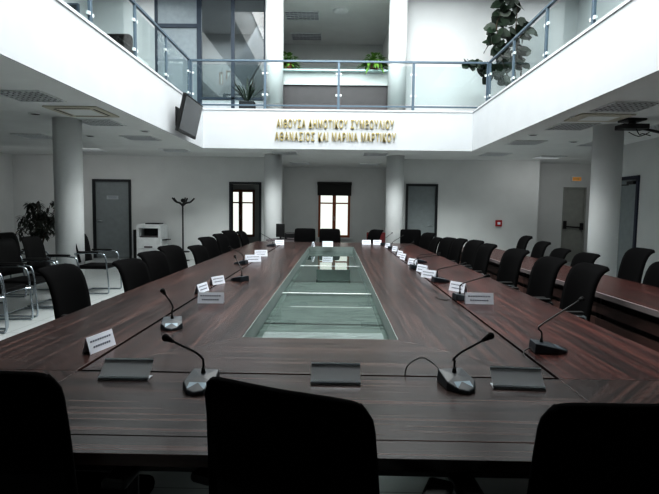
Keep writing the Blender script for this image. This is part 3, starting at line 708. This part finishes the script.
card(-1.03, 6.22, 25, .2, 'white name card beside the mic midway along the left side', .09)
card(-1.04, 6.95, 20, .18, 'white name card on the left side, third from its far end', .09)
card(-1.04, 9.25, 8, .17, 'farthest white name card on the left side, by the left back column', .09)
card(-.4, 8.9, 80, .16, 'white name card at the far end of the glass strip, turned edge on', .09)
card(-.14, 8.95, 0, .19, 'white name card at the far end of the glass strip, facing the camera', .1)
card(.6, 9.7, 0, .17, 'left one of the two white name cards at the far right table end', .09)
card(.81, 9.7, 0, .16, 'right one of the two white name cards at the far right table end', .09)
for i, (x, y, rz, w) in enumerate([(.94, 8.95, -62, .15), (.98, 8.2, -66, .15), (.95, 7.3, -68, .15), (.93, 6.8, -70, .15), (.95, 6.1, -66, .18), (.95, 5.42, -64, .18), (.935, 4.95, -50, .18), (1.02, 4.12, -58, .17)]):
    lbs = ['farthest small white name card along the right groove', 'second farthest small white name card along the right groove', 'third farthest small white name card along the right groove',
           'small white name card close behind the middle right mics', 'white name card on the right groove in front of the middle mics', 'white name card alone between two right side mics',
           'white name card directly behind the third right mic from the camera', 'small tilted white name card just behind the wide right card']
    card(x, y, rz, w, lbs[i], .08)
card(1.04, 3.58, -3, .2, 'wide white name card on the right side facing the camera', .08)
# metal plate holders
GH = 'empty metal name plate holders on the near table edge'
def holder(x, y, rz, label):
    t = thing('plate_holder', label, 'plate holder', (x, y, TZ), R(rz), GH); w = .095
    tl = Matrix.Translation((0, 0, .004)) @ Matrix.Rotation(R(-50), 4, 'X')
    bm = bmesh.new(); box(bm, -w, w, -.002, .002, 0, .088, tl); obj('back_plate', bm, 'frosted', t)
    bm = bmesh.new(); box(bm, -w, w, -.008, -.002, 0, .007, tl); box(bm, -w, w, -.008, -.002, .081, .088, tl); obj('rail', bm, 'chrome', t)
    obj('foot', B((-w, w, -.006, .05, 0, .004)), 'silver', t)
holder(-.805, 1.86, 1, 'left metal plate holder on the near table edge')
holder(.008, 1.85, 0, 'middle metal plate holder on the near table edge, behind the centre chair')
holder(.695, 1.835, -4, 'right metal plate holder on the near table edge, right of a microphone')

# ------------------------------------------------------------ wall screens
def screen(y0, y1, label):
    t = thing('wall_screen', label, 'television', (-2.82, (y0+y1)/2, 3.14), 0, 'wall screens on the left balcony front'); w = (y1-y0)/2
    mt = Matrix.Rotation(R(13), 4, 'Y')
    bm = bmesh.new(); box(bm, -.06, 0, -w, w, -.35, .35, mt); obj('casing', bm, 'black', t, bevel=.012)
    bm = bmesh.new(); box(bm, 0, .004, -w+.035, w-.035, -.3, .315, mt); obj('display', bm, 'screen', t)
    bm = bmesh.new(); box(bm, -.16, -.055, -.18, .18, -.12, .14, mt); tube(bm, [(-.12, 0, 0), (-.26, 0, 0)], .03, k=1); box(bm, -.262, -.24, -.15, .15, -.18, .18); obj('bracket', bm, 'black', t)
screen(9.2, 10.35, 'black wall screen bracketed near the far end of the left balcony front')
screen(3.1, 4.2, 'black wall screen cut off at the top left corner of the photo')

# ------------------------------------------------------------ ceiling fixtures
cf = thing('ceiling_light', '', 'ceiling light')
bm = bmesh.new(); s = .31
box(bm, -s, s, -s, -s+.02, -.018, 0); box(bm, -s, s, s-.02, s, -.012, 0); box(bm, -s, -s+.02, -s+.02, s-.02, -.012, 0); box(bm, s-.02, s, -s+.02, s-.02, -.012, 0)
obj('frame', bm, 'white', cf)
obj('reflector', B((-s+.02, s-.02, -s+.02, s-.02, -.003, -.001)), 'cavity', cf)
bm = bmesh.new()
for k in range(9):
    q = -s+.02+k*(2*s-.04)/8; box(bm, q-.006, q+.006, -s+.02, s-.02, -.016, -.004)
for k in range(7):
    q = -s+.02+k*(2*s-.04)/6; box(bm, -s+.02, s-.02, q-.006, q+.006, -.0155, -.004)
obj('louvre', bm, 'louvre', cf)
CF = Proto(cf); GF = 'square louvred ceiling lights, switched off'
fx = [(-3.9, 6.4, 'louvred ceiling light nearest the camera on the left soffit'), (-3.9, 8.3, 'louvred ceiling light just in front of the left column'), (-3.92, 10.1, 'third louvred ceiling light along the left soffit, below the far screen'),
      (-3.92, 12.2, 'farthest louvred ceiling light of the inner left row'),
      (-6.0, 10.0, 'louvred ceiling light in the outer left row, nearer one'), (-6.0, 12.3, 'louvred ceiling light above the left grey door'), (-6.0, 8.0, 'louvred ceiling light in the outer left row at the photo edge'),
      (3.74, 6.65, 'louvred ceiling light nearest the camera on the right soffit'), (3.76, 8.2, 'second louvred ceiling light along the right soffit'), (3.75, 10.1, 'third louvred ceiling light along the right soffit'),
      (3.8, 12.2, 'farthest louvred ceiling light of the inner right row'), (5.3, 12.7, 'louvred ceiling light before the exit door alcove'), (5.25, 8.2, 'louvred ceiling light right of the right column at the photo edge'), (5.25, 10.2, 'louvred ceiling light behind the right column'),
      (-1.28, 12.5, 'louvred ceiling light beside the left back column under the lettering'), (.95, 12.5, 'louvred ceiling light beside the right back column under the lettering'),
      (-1.1, 15.2, 'left louvred ceiling light in the far recess'), (1.0, 15.2, 'right louvred ceiling light in the far recess')]
for x, y, lb in fx: CF.put((x, y, CZ), 0, lb, GF)
GU = 'louvred ceiling lights of the upper floor recess'
lt = thing('upper_ceiling_light', '', 'ceiling light')
obj('frame', B((-.55, .55, -.3, -.27, -.03, 0), (-.55, .55, .27, .3, -.03, 0), (-.55, -.52, -.27, .27, -.03, 0), (.52, .55, -.27, .27, -.03, 0)), 'white', lt)
obj('reflector', B((-.52, .52, -.27, .27, -.004, -.001)), plain('violet_grey_reflector', (120, 116, 140), .4), lt)
bm = bmesh.new()
for k in range(1, 4): box(bm, -.52, .52, -.27+k*.135-.012, -.27+k*.135+.012, -.028, -.004)
for k in range(1, 8): box(bm, -.52+k*.13-.004, -.52+k*.13+.004, -.27, .27, -.02, -.004)
obj('louvre', bm, 'white', lt)
UL = Proto(lt)
UL.put((-1.0, 14.1, 6.7), 0, 'nearer louvred light on the upper floor ceiling between the columns', GU, (.85, 1, 1)); UL.put((-.98, 15.75, 6.7), 0, 'farther louvred light on the upper floor ceiling between the columns', GU, (.85, 1, 1))
t = thing('smoke_detector', 'white round smoke detector on the upper floor ceiling between the columns', 'smoke detector', (.05, 13.75, 6.7))
bm = bmesh.new(); lathe(bm, [(.2, 0), (.2, -.03), (.12, -.06), (.05, -.07)]); obj('body', bm, 'white', t, smooth=True)
# cassette panel and round fittings
t = thing('air_vent_panel', 'beige square ceiling cassette between the two nearest left louvred lights', 'air vent', (-3.72, 7.38, CZ))
obj('panel', B((-.38, .38, -.38, .38, -.02, 0)), 'cream', t, bevel=.008)
obj('grille', B((-.22, .22, -.22, .22, -.024, -.02)), 'ceiling', t)
obj('slot', B((-.3, -.27, -.25, .25, -.0215, -.019), (.27, .3, -.25, .25, -.0215, -.019), (-.25, .25, .27, .3, -.0215, -.019), (-.25, .25, -.3, -.27, -.0215, -.019)), 'cavity', t)
t = thing('air_vent_panel', 'beige square ceiling cassette between the two nearest right louvred lights', 'air vent', (3.78, 7.4, CZ))
obj('panel', B((-.38, .38, -.28, .28, -.02, 0)), 'cream', t, bevel=.008)
obj('grille', B((-.22, .22, -.16, .16, -.024, -.02)), 'ceiling', t)
dl = thing('ceiling_spot', '', 'ceiling spot')
bm = bmesh.new(); lathe(bm, [(.09, 0), (.09, -.012), (.07, -.016), (.065, -.012)]); obj('ring', bm, 'white', dl, smooth=True)
bm = bmesh.new(); lathe(bm, [(.064, -.010), (.064, -.0125)]); obj('lens', bm, 'cavity', dl)
DL = Proto(dl)
for x, y, lb in [(-4.55, 7.6, 'round recessed spot on the left soffit just before the left column'), (-4.85, 9.9, 'round recessed spot on the left soffit behind the left column'), (3.45, 7.4, 'round recessed spot on the right soffit nearest the balcony edge'), (3.5, 9.1, 'round recessed spot on the right soffit between second and third lights'),
                 (4.6, 9.9, 'round recessed spot on the right soffit left of the right column'), (-3.5, 9.2, 'round recessed spot on the left soffit under the far screen')]:
    DL.put((x, y, CZ), 0, lb, 'round recessed ceiling spots')
# black bracket device on the right soffit
t = thing('ceiling_projector_mount', 'black bracket with dangling cables on the right soffit in front of the right column', 'projector mount', (4.35, 7.55, CZ))
bm = bmesh.new(); box(bm, -.14, .14, -.14, .14, -.03, 0); cyl(bm, (0, 0, -.03), (0, 0, -.09), .05, n=14); box(bm, -.2, .18, -.14, .1, -.15, -.08); obj('bracket', bm, 'black', t, bevel=.01)
bm = bmesh.new(); box(bm, .14, .5, -.06, -.02, -.12, -.09, Matrix.Rotation(R(12), 4, 'Y')); obj('arm', bm, 'black', t)
bm = bmesh.new(); tube(bm, [(-.1, -.1, -.1), (-.24, -.1, -.13), (-.3, -.1, -.17)], .006, k=4); tube(bm, [(0, -.1, -.14), (.06, -.1, -.24), (.1, -.1, -.22), (.22, -.1, -.25)], .006, k=4); tube(bm, [(-.1, -.1, -.2), (.05, -.1, -.26), (.2, -.1, -.2)], .006, k=4); obj('cable', bm, 'black', t)

# ------------------------------------------------------------ wall things
t = thing('fire_alarm_switch', 'small red fire alarm call point on the right part of the far wall', 'alarm', (4.4, YW, 1.1))
obj('case', B((-.085, .085, -.04, 0, -.085, .085)), 'red', t, bevel=.006); obj('button', B((-.04, .04, -.044, -.04, -.035, .035)), 'paper', t)
t = thing('exit_sign', 'small glowing amber exit sign on the wall above the exit door', 'sign', (6.76, 14.3, 2.36))
obj('housing', B((-.14, .14, -.05, 0, -.07, .07)), 'white', t, bevel=.006); obj('panel', B((-.12, .12, -.054, -.05, -.05, .05)), 'exit', t)
bm = bmesh.new(); box(bm, -.09, .02, -.056, -.054, -.01, .01); v = [bm.verts.new(p) for p in ((.02, -.056, -.035), (.02, -.056, .035), (.08, -.056, 0))]; bm.faces.new(v); obj('arrow', bm, 'gold', t)

# coat stand
t = thing('coat_stand', 'black metal coat stand with curved hooks against the far left wall', 'coat stand', (-4.05, 13.2, 0))
bm = bmesh.new(); cyl(bm, (0, 0, .02), (0, 0, 1.5), .02, n=12); obj('pole', bm, 'black', t, smooth=True)
bm = bmesh.new()
for k in range(5):
    a = 2*PI*k/5+.2; c_, s_ = math.cos(a), math.sin(a)
    tube(bm, [(0, 0, 1.46), (.09*c_, .09*s_, 1.53), (.2*c_, .2*s_, 1.56), (.3*c_, .3*s_, 1.66)], .026, k=4, r_end=.02)
obj('hooks', bm, 'black', t, smooth=True)
bm = bmesh.new(); ball(bm, (0, 0, 1.6), .05); obj('finial', bm, 'black', t, smooth=True)
bm = bmesh.new(); P = [(.16*math.cos(2*PI*i/16), .16*math.sin(2*PI*i/16), .24) for i in range(17)]; tube(bm, P, .012, k=1); tube(bm, [(-.16, 0, .24), (.16, 0, .24)], .01, k=1); obj('umbrella_ring', bm, 'black', t)
bm = bmesh.new(); lathe(bm, [(.17, 0), (.17, .012), (.05, .03), (.02, .05)]); obj('base', bm, 'black', t, smooth=True)

# copier
t = thing('photocopier', 'white photocopier on its cabinet beside the left grey door', 'photocopier', (-4.9, 13.15, 0)); t.scale = (.88, 1, 1)
obj('cabinet', B((-.3, .42, -.28, .28, .0, .62)), 'white', t, bevel=.01)
obj('side_panel', B((-.4, -.3, -.26, .26, .0, .82)), 'black', t, bevel=.01)
obj('drawer', B((-.26, .38, -.295, -.28, .1, .3)), 'white', t, bevel=.006); q = obj('drawer', B((-.26, .38, -.295, -.28, .33, .58)), 'white', t, bevel=.006)
obj('handle', B((-.06, .18, -.305, -.295, .36, .4)), 'brown', q)
obj('scanner_body', B((-.3, -.22, -.28, .28, .62, .86), (.34, .42, -.28, .28, .62, .86), (-.22, .34, .1, .28, .62, .86), (-.3, .42, -.28, .28, .86, .93)), 'white', t, bevel=.008)
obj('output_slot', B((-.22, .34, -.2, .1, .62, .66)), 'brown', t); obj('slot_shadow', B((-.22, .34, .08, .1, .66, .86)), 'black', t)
obj('lid', B((-.28, .4, -.26, .26, .93, .965)), 'white', t, bevel=.008)
obj('document_tray', B((-.1, .32, -.12, .2, .965, .995)), 'black', t, bevel=.006)
obj('side_tray', B((.42, .56, -.16, .16, .55, .57)), 'black', t)

# ------------------------------------------------------------ plants
def leaf(bm, p, d, L_, W_, droop=.3, up=None):
    p = Vector(p); d = Vector(d).normalized(); u = Vector((0, 0, 1)) if up is None else up
    s_ = d.cross(u); s_ = s_.normalized() if s_.length > 1e-3 else Vector((1, 0, 0)); nrm = s_.cross(d)
    pts = []
    for t_, w_ in ((0, .08), (.25, .75), (.55, 1), (.82, .7), (1, .05)):
        c_ = p+d*L_*t_-Vector((0, 0, 1))*droop*L_*t_*t_
        pts.append((bm.verts.new(c_-s_*W_/2*w_+nrm*.02*w_*W_*4), bm.verts.new(c_), bm.verts.new(c_+s_*W_/2*w_+nrm*.02*w_*W_*4)))
    for i in range(4):
        a, b_ = pts[i], pts[i+1]; bm.faces.new([a[0], a[1], b_[1], b_[0]]); bm.faces.new([a[1], a[2], b_[2], b_[1]])
def rdir(zmin=-.3, zmax=1):
    a = random.uniform(0, 2*PI); z = random.uniform(zmin, zmax); r = math.sqrt(max(0, 1-z*z)); return Vector((r*math.cos(a), r*math.sin(a), z))
# weeping fig, left
t = thing('potted_fig', 'tall dark weeping fig in a pot at the far left behind the visitor chairs', 'plant', (-6.15, 10.3, 0))
bm = bmesh.new(); lathe(bm, [(.15, 0), (.2, .34), (.21, .36), (.18, .36)]); obj('pot', bm, 'darkpot', t, smooth=True)
bs = bmesh.new(); bl = bmesh.new()
for k in range(16):
    a = random.uniform(0, 2*PI); rr = random.uniform(.1, .5); top = Vector((rr*math.cos(a)*1.1, rr*math.sin(a), random.uniform(1.0, 1.5)))
    end = top+Vector((math.cos(a)*.15, math.sin(a)*.15, -random.uniform(.15, .5)))
    P = [Vector((0, 0, .34)), Vector((top.x*.3, top.y*.3, .8)), top, end]; tube(bs, P, .009, n=5, k=3, r_end=.003)
    sp = smooth_path(P, 8)[8:]
    for q in sp:
        for _ in range(2):
            dd = rdir(-.9, .1); leaf(bl, q+rdir()*.03, dd, random.uniform(.1, .17), random.uniform(.035, .06), .4)
obj('stems', bs, 'stem', t); o = obj('foliage', bl, 'leaf_dull', t, smooth=True)
# fiddle leaf plant, upper right corner
t = thing('fiddle_leaf_plant', 'big fiddle-leaf plant leaning over the railing in the upper right balcony corner', 'plant', (4.35, 12.4, UF))
bm = bmesh.new(); lathe(bm, [(.2, 0), (.26, .42), (.27, .45), (.23, .45)]); obj('pot', bm, 'white', t, smooth=True)
bs = bmesh.new(); bl = bmesh.new()
stems = [[(0, 0, .43), (-.2, -.1, .8), (-.6, -.2, 1.0), (-1.0, -.25, 1.15), (-1.35, -.25, 1.2)], [(0, 0, .43), (-.1, 0, 1.1), (-.35, -.05, 1.6), (-.6, -.1, 2.1), (-.45, -.1, 2.6), (-.5, -.1, 3.1)], [(0, 0, .43), (.05, -.05, 1.2), (-.1, -.1, 1.7), (.15, -.15, 2.2)], [(0, 0, .43), (-.3, -.1, 1.0), (-.5, -.15, 1.45), (-.75, -.2, 1.75)], [(0, 0, .43), (-.1, 0, 1.3), (-.1, 0, 2.2), (-.05, 0, 3.1)]]
for st in stems:
    tube(bs, st, .018, n=6, k=4, r_end=.008)
    sp = smooth_path(st, 7)
    for i, q in enumerate(sp[8:]):
        for _ in range(2):
            dd = rdir(-.6, .7); leaf(bl, q, dd, random.uniform(.22, .34), random.uniform(.2, .28), .25, Vector((random.uniform(-.5, .5), -1, random.uniform(0, .8))).normalized())
obj('stems', bs, 'stem', t); obj('foliage', bl, 'leaf', t, smooth=True)
# two potted plants on the parapet
def potplant(x, y, z, label, n, seed, spread):
    random.seed(seed)
    t = thing('potted_plant', label, 'plant', (x, y, z), 0, 'potted plants on the upper floor parapet')
    bm = bmesh.new(); lathe(bm, [(.09, 0), (.12, .17), (.13, .19), (.11, .19)]); obj('pot', bm, 'terracotta', t, smooth=True)
    bl = bmesh.new()
    for k in range(n):
        dd = rdir(.0, .95); leaf(bl, (dd.x*.04, dd.y*.04, .18), dd, random.uniform(.2, spread), random.uniform(.07, .11), random.uniform(.3, .9))
    for k in range(n):
        dd = rdir(-.2, .9); q = Vector((dd.x*.2, dd.y*.14, .22+abs(dd.z)*.2)); leaf(bl, q, dd, random.uniform(.12, .2), random.uniform(.06, .1), .5)
    obj('foliage', bl, 'leaf_bright', t, smooth=True)
potplant(-1.32, 13.4, 5.01, 'bushy plant in a terracotta pot on the parapet by the left upper column', 60, 3, .42)
potplant(.96, 13.36, 5.01, 'arching fern-like plant on the parapet by the right upper column', 70, 5, .6)
random.seed(11)
t = thing('potted_palm', 'palm in a square dark pot behind the far railing, left of the upper column', 'plant', (-2.2, 12.4, UF))
obj('pot', B((-.18, .18, -.15, .15, 0, .32)), 'darkpot', t, bevel=.01)
bl = bmesh.new()
for k in range(26):
    dd = rdir(.75, 1); L_ = random.uniform(.5, .85); leaf(bl, (dd.x*.06, dd.y*.06, .3), dd, L_, random.uniform(.04, .06), random.uniform(.05, .35))
obj('foliage', bl, 'leaf', t, smooth=True)
# parapet counter between the upper columns (setting)
struct('wall_parapet', B((-1.42, 1.35, 13.25, 13.55, UF, 4.62)), 'brown')
struct('trim_8', B((-1.42, 1.35, 13.2, 13.6, 4.62, 4.66), (-1.42, 1.35, 13.28, 13.55, 4.66, 4.97)), 'wall')
struct('trim_9', B((-1.42, 1.35, 13.15, 13.65, 4.97, 5.01)), plain('pale_glass_ledge', (196, 222, 222), .2))
# upper left gallery furniture
t = thing('leather_armchair', 'black leather armchair on the left gallery behind the glass railing', 'armchair', (-4.15, 9.0, UF))
obj('seat', B((-.35, .35, -.35, .35, .12, .42)), 'leather', t, bevel=.05, seg=3)
obj('backrest', B((-.38, .38, .25, .42, .3, .86)), 'leather', t, bevel=.05, seg=3)
obj('armrest', B((-.45, -.33, -.38, .38, .05, .6)), 'leather', t, bevel=.04, seg=3); obj('armrest', B((.33, .45, -.38, .38, .05, .6)), 'leather', t, bevel=.04, seg=3)
t = thing('office_desk', 'pale desk on the left gallery behind the black armchair', 'desk', (-4.7, 10.4, UF))
obj('desk_top', B((-.7, .7, -.35, .35, .7, .74)), 'white', t); obj('side_panel', B((-.68, -.64, -.33, .33, 0, .7)), 'brown', t); obj('side_panel', B((.64, .68, -.33, .33, 0, .7)), 'brown', t)
t = thing('computer_monitor', 'blue-grey computer monitor at the upper left, behind the gallery railing', 'monitor', (-3.95, 7.25, UF))
obj('stand', B((-.1, .1, -.1, .1, 0, .03), (-.03, .03, -.02, .02, .03, .3)), 'black', t); obj('casing', B((-.28, .28, -.025, .025, .22, .58)), 'dframe', t, bevel=.01); obj('display', B((-.25, .25, -.028, -.025, .25, .55)), 'screen', t)
# gallery door frames on the upper left and right walls
def gdoor(n, x, y0, y1, sgn):
    o = struct('door_%d' % n, B((x, x+sgn*.05, y0, y0+.08, UF, 6.0), (x, x+sgn*.05, y1-.08, y1, UF, 6.0), (x, x+sgn*.05, y0+.08, y1-.08, 5.92, 6.0)), 'dframe')
    obj('door_leaf', B((x, x+sgn*.02, y0+.08, y1-.08, UF, 5.92)), plain('pale_gallery_door', (170, 178, 180), .5), o)
gdoor(6, -6.5, 8.6, 9.7, 1); gdoor(7, -6.5, 11.4, 12.6, 1); gdoor(8, 6.2, 9.2, 10.3, -1)

# ------------------------------------------------------------ far end clutter
t = thing('side_table', 'low pale side table with black office equipment beside the left back column', 'table', (-1.15, 11.75, 0))
obj('table_top', B((-.45, .45, -.25, .25, .66, .7)), 'brown', t)
for sx in (-.4, .4):
    for sy in (-.2, .2): obj('leg', B((sx-.02, sx+.02, sy-.02, sy+.02, 0, .66)), 'black', t)
t = thing('computer_monitor', 'black monitor on the side table beside the left back column', 'monitor', (-1.3, 11.75, .7))
obj('stand', B((-.08, .08, -.08, .08, 0, .015), (-.02, .02, 0, .03, .015, .12)), 'black', t); obj('casing', B((-.1, .1, -.04, 0, .05, .36)), 'black', t, bevel=.008)
t = thing('desk_printer', 'low black printer on the side table beside the left back column', 'printer', (-.98, 11.75, .7))
obj('body', B((-.2, .2, -.18, .18, 0, .16)), 'black', t, bevel=.015); obj('paper_tray', B((-.14, .14, -.24, -.18, .02, .04)), 'brown', t)
t = thing('red_chair', 'dark red upholstered chair beside the right back column', 'chair', (1.0, 12.2, 0))
obj('seat', B((-.24, .24, -.22, .22, .4, .46)), 'redfab', t, bevel=.02); obj('backrest', B((-.23, .23, .18, .22, .5, .86)), 'redfab', t, bevel=.015)
for sx in (-.2, .2):
    for sy in (-.18, .18): obj('leg', B((sx-.012, sx+.012, sy-.012, sy+.012, 0, .4)), 'black', t)
    obj('back_post', B((sx-.012, sx+.012, .17, .19, .4, .6)), 'black', t)

# ------------------------------------------------------------ lights and world
w = bpy.data.worlds.new('World'); bpy.context.scene.world = w; w.use_nodes = True
w.node_tree.nodes['Background'].inputs[0].default_value = (1, .95, .88, 1); w.node_tree.nodes['Background'].inputs[1].default_value = 1.25
def area(name, loc, rot, sx, sy, p, col):
    l = bpy.data.lights.new(name, 'AREA'); l.shape = 'RECTANGLE'; l.size = sx; l.size_y = sy; l.energy = p; l.color = col
    o = bpy.data.objects.new(name, l); C.objects.link(o); o.location = loc; o.rotation_euler = rot; return o
area('skylight', (0, 7.4, 8.28), (0, 0, 0), 6.1, 9.6, 1100, (.97, 1, 1))
area('fascia_fill', (0, 4.2, 8.1), (R(38), 0, 0), 5.6, 3.0, 420, (.95, 1, 1))  # added lamp tilted under the skylight to brighten the far fascia
area('upper_room_fill', (-3.4, 15, 6.8), (0, 0, 0), 2, 2, 60, (1, 1, 1))  # added fill for the room behind the partition, no real fitting there
area('rear_wall_fill', (-6.2, 11.6, 2.7), (R(25), 0, 0), 4, 1.2, 30, (1, 1, 1)); area('rear_wall_fill', (5.6, 12.6, 2.7), (R(25), 0, 0), 2.5, 1, 14, (1, 1, 1)); area('recess_fill', (0, 14.4, 2.72), (R(10), 0, 0), 2.5, 1.5, 12, (1, 1, 1))  # added fills under the lower ceiling lift the rear walls and recess
area('gallery_fill', (-5.0, 7, 6.85), (0, 0, 0), 1.6, 12, 130, (.95, 1, 1)); area('gallery_fill', (4.9, 7, 6.85), (0, 0, 0), 1.6, 12, 130, (.95, 1, 1))  # added fills below the closed gallery ceilings brighten the upper floor

# ------------------------------------------------------------ camera
cam = bpy.data.cameras.new('Camera'); co = bpy.data.objects.new('Camera', cam); C.objects.link(co)
cam.sensor_fit = 'HORIZONTAL'; cam.sensor_width = 36; cam.lens = 500*36/659; cam.clip_start = .05
Mr = Matrix(((0.99982633, -0.01431019, 0.01193879), (0.01296346, 0.07379202, -0.99718939), (0.01338898, 0.99717098, 0.07396471)))
co.matrix_world = Matrix.Translation((0, 0, 1.40)) @ Mr.to_4x4()
sc = bpy.context.scene; sc.camera = co
sc.view_settings.view_transform = 'Standard'; sc.view_settings.look = 'None'
sc.view_settings.exposure = 0.1; sc.view_settings.gamma = .78
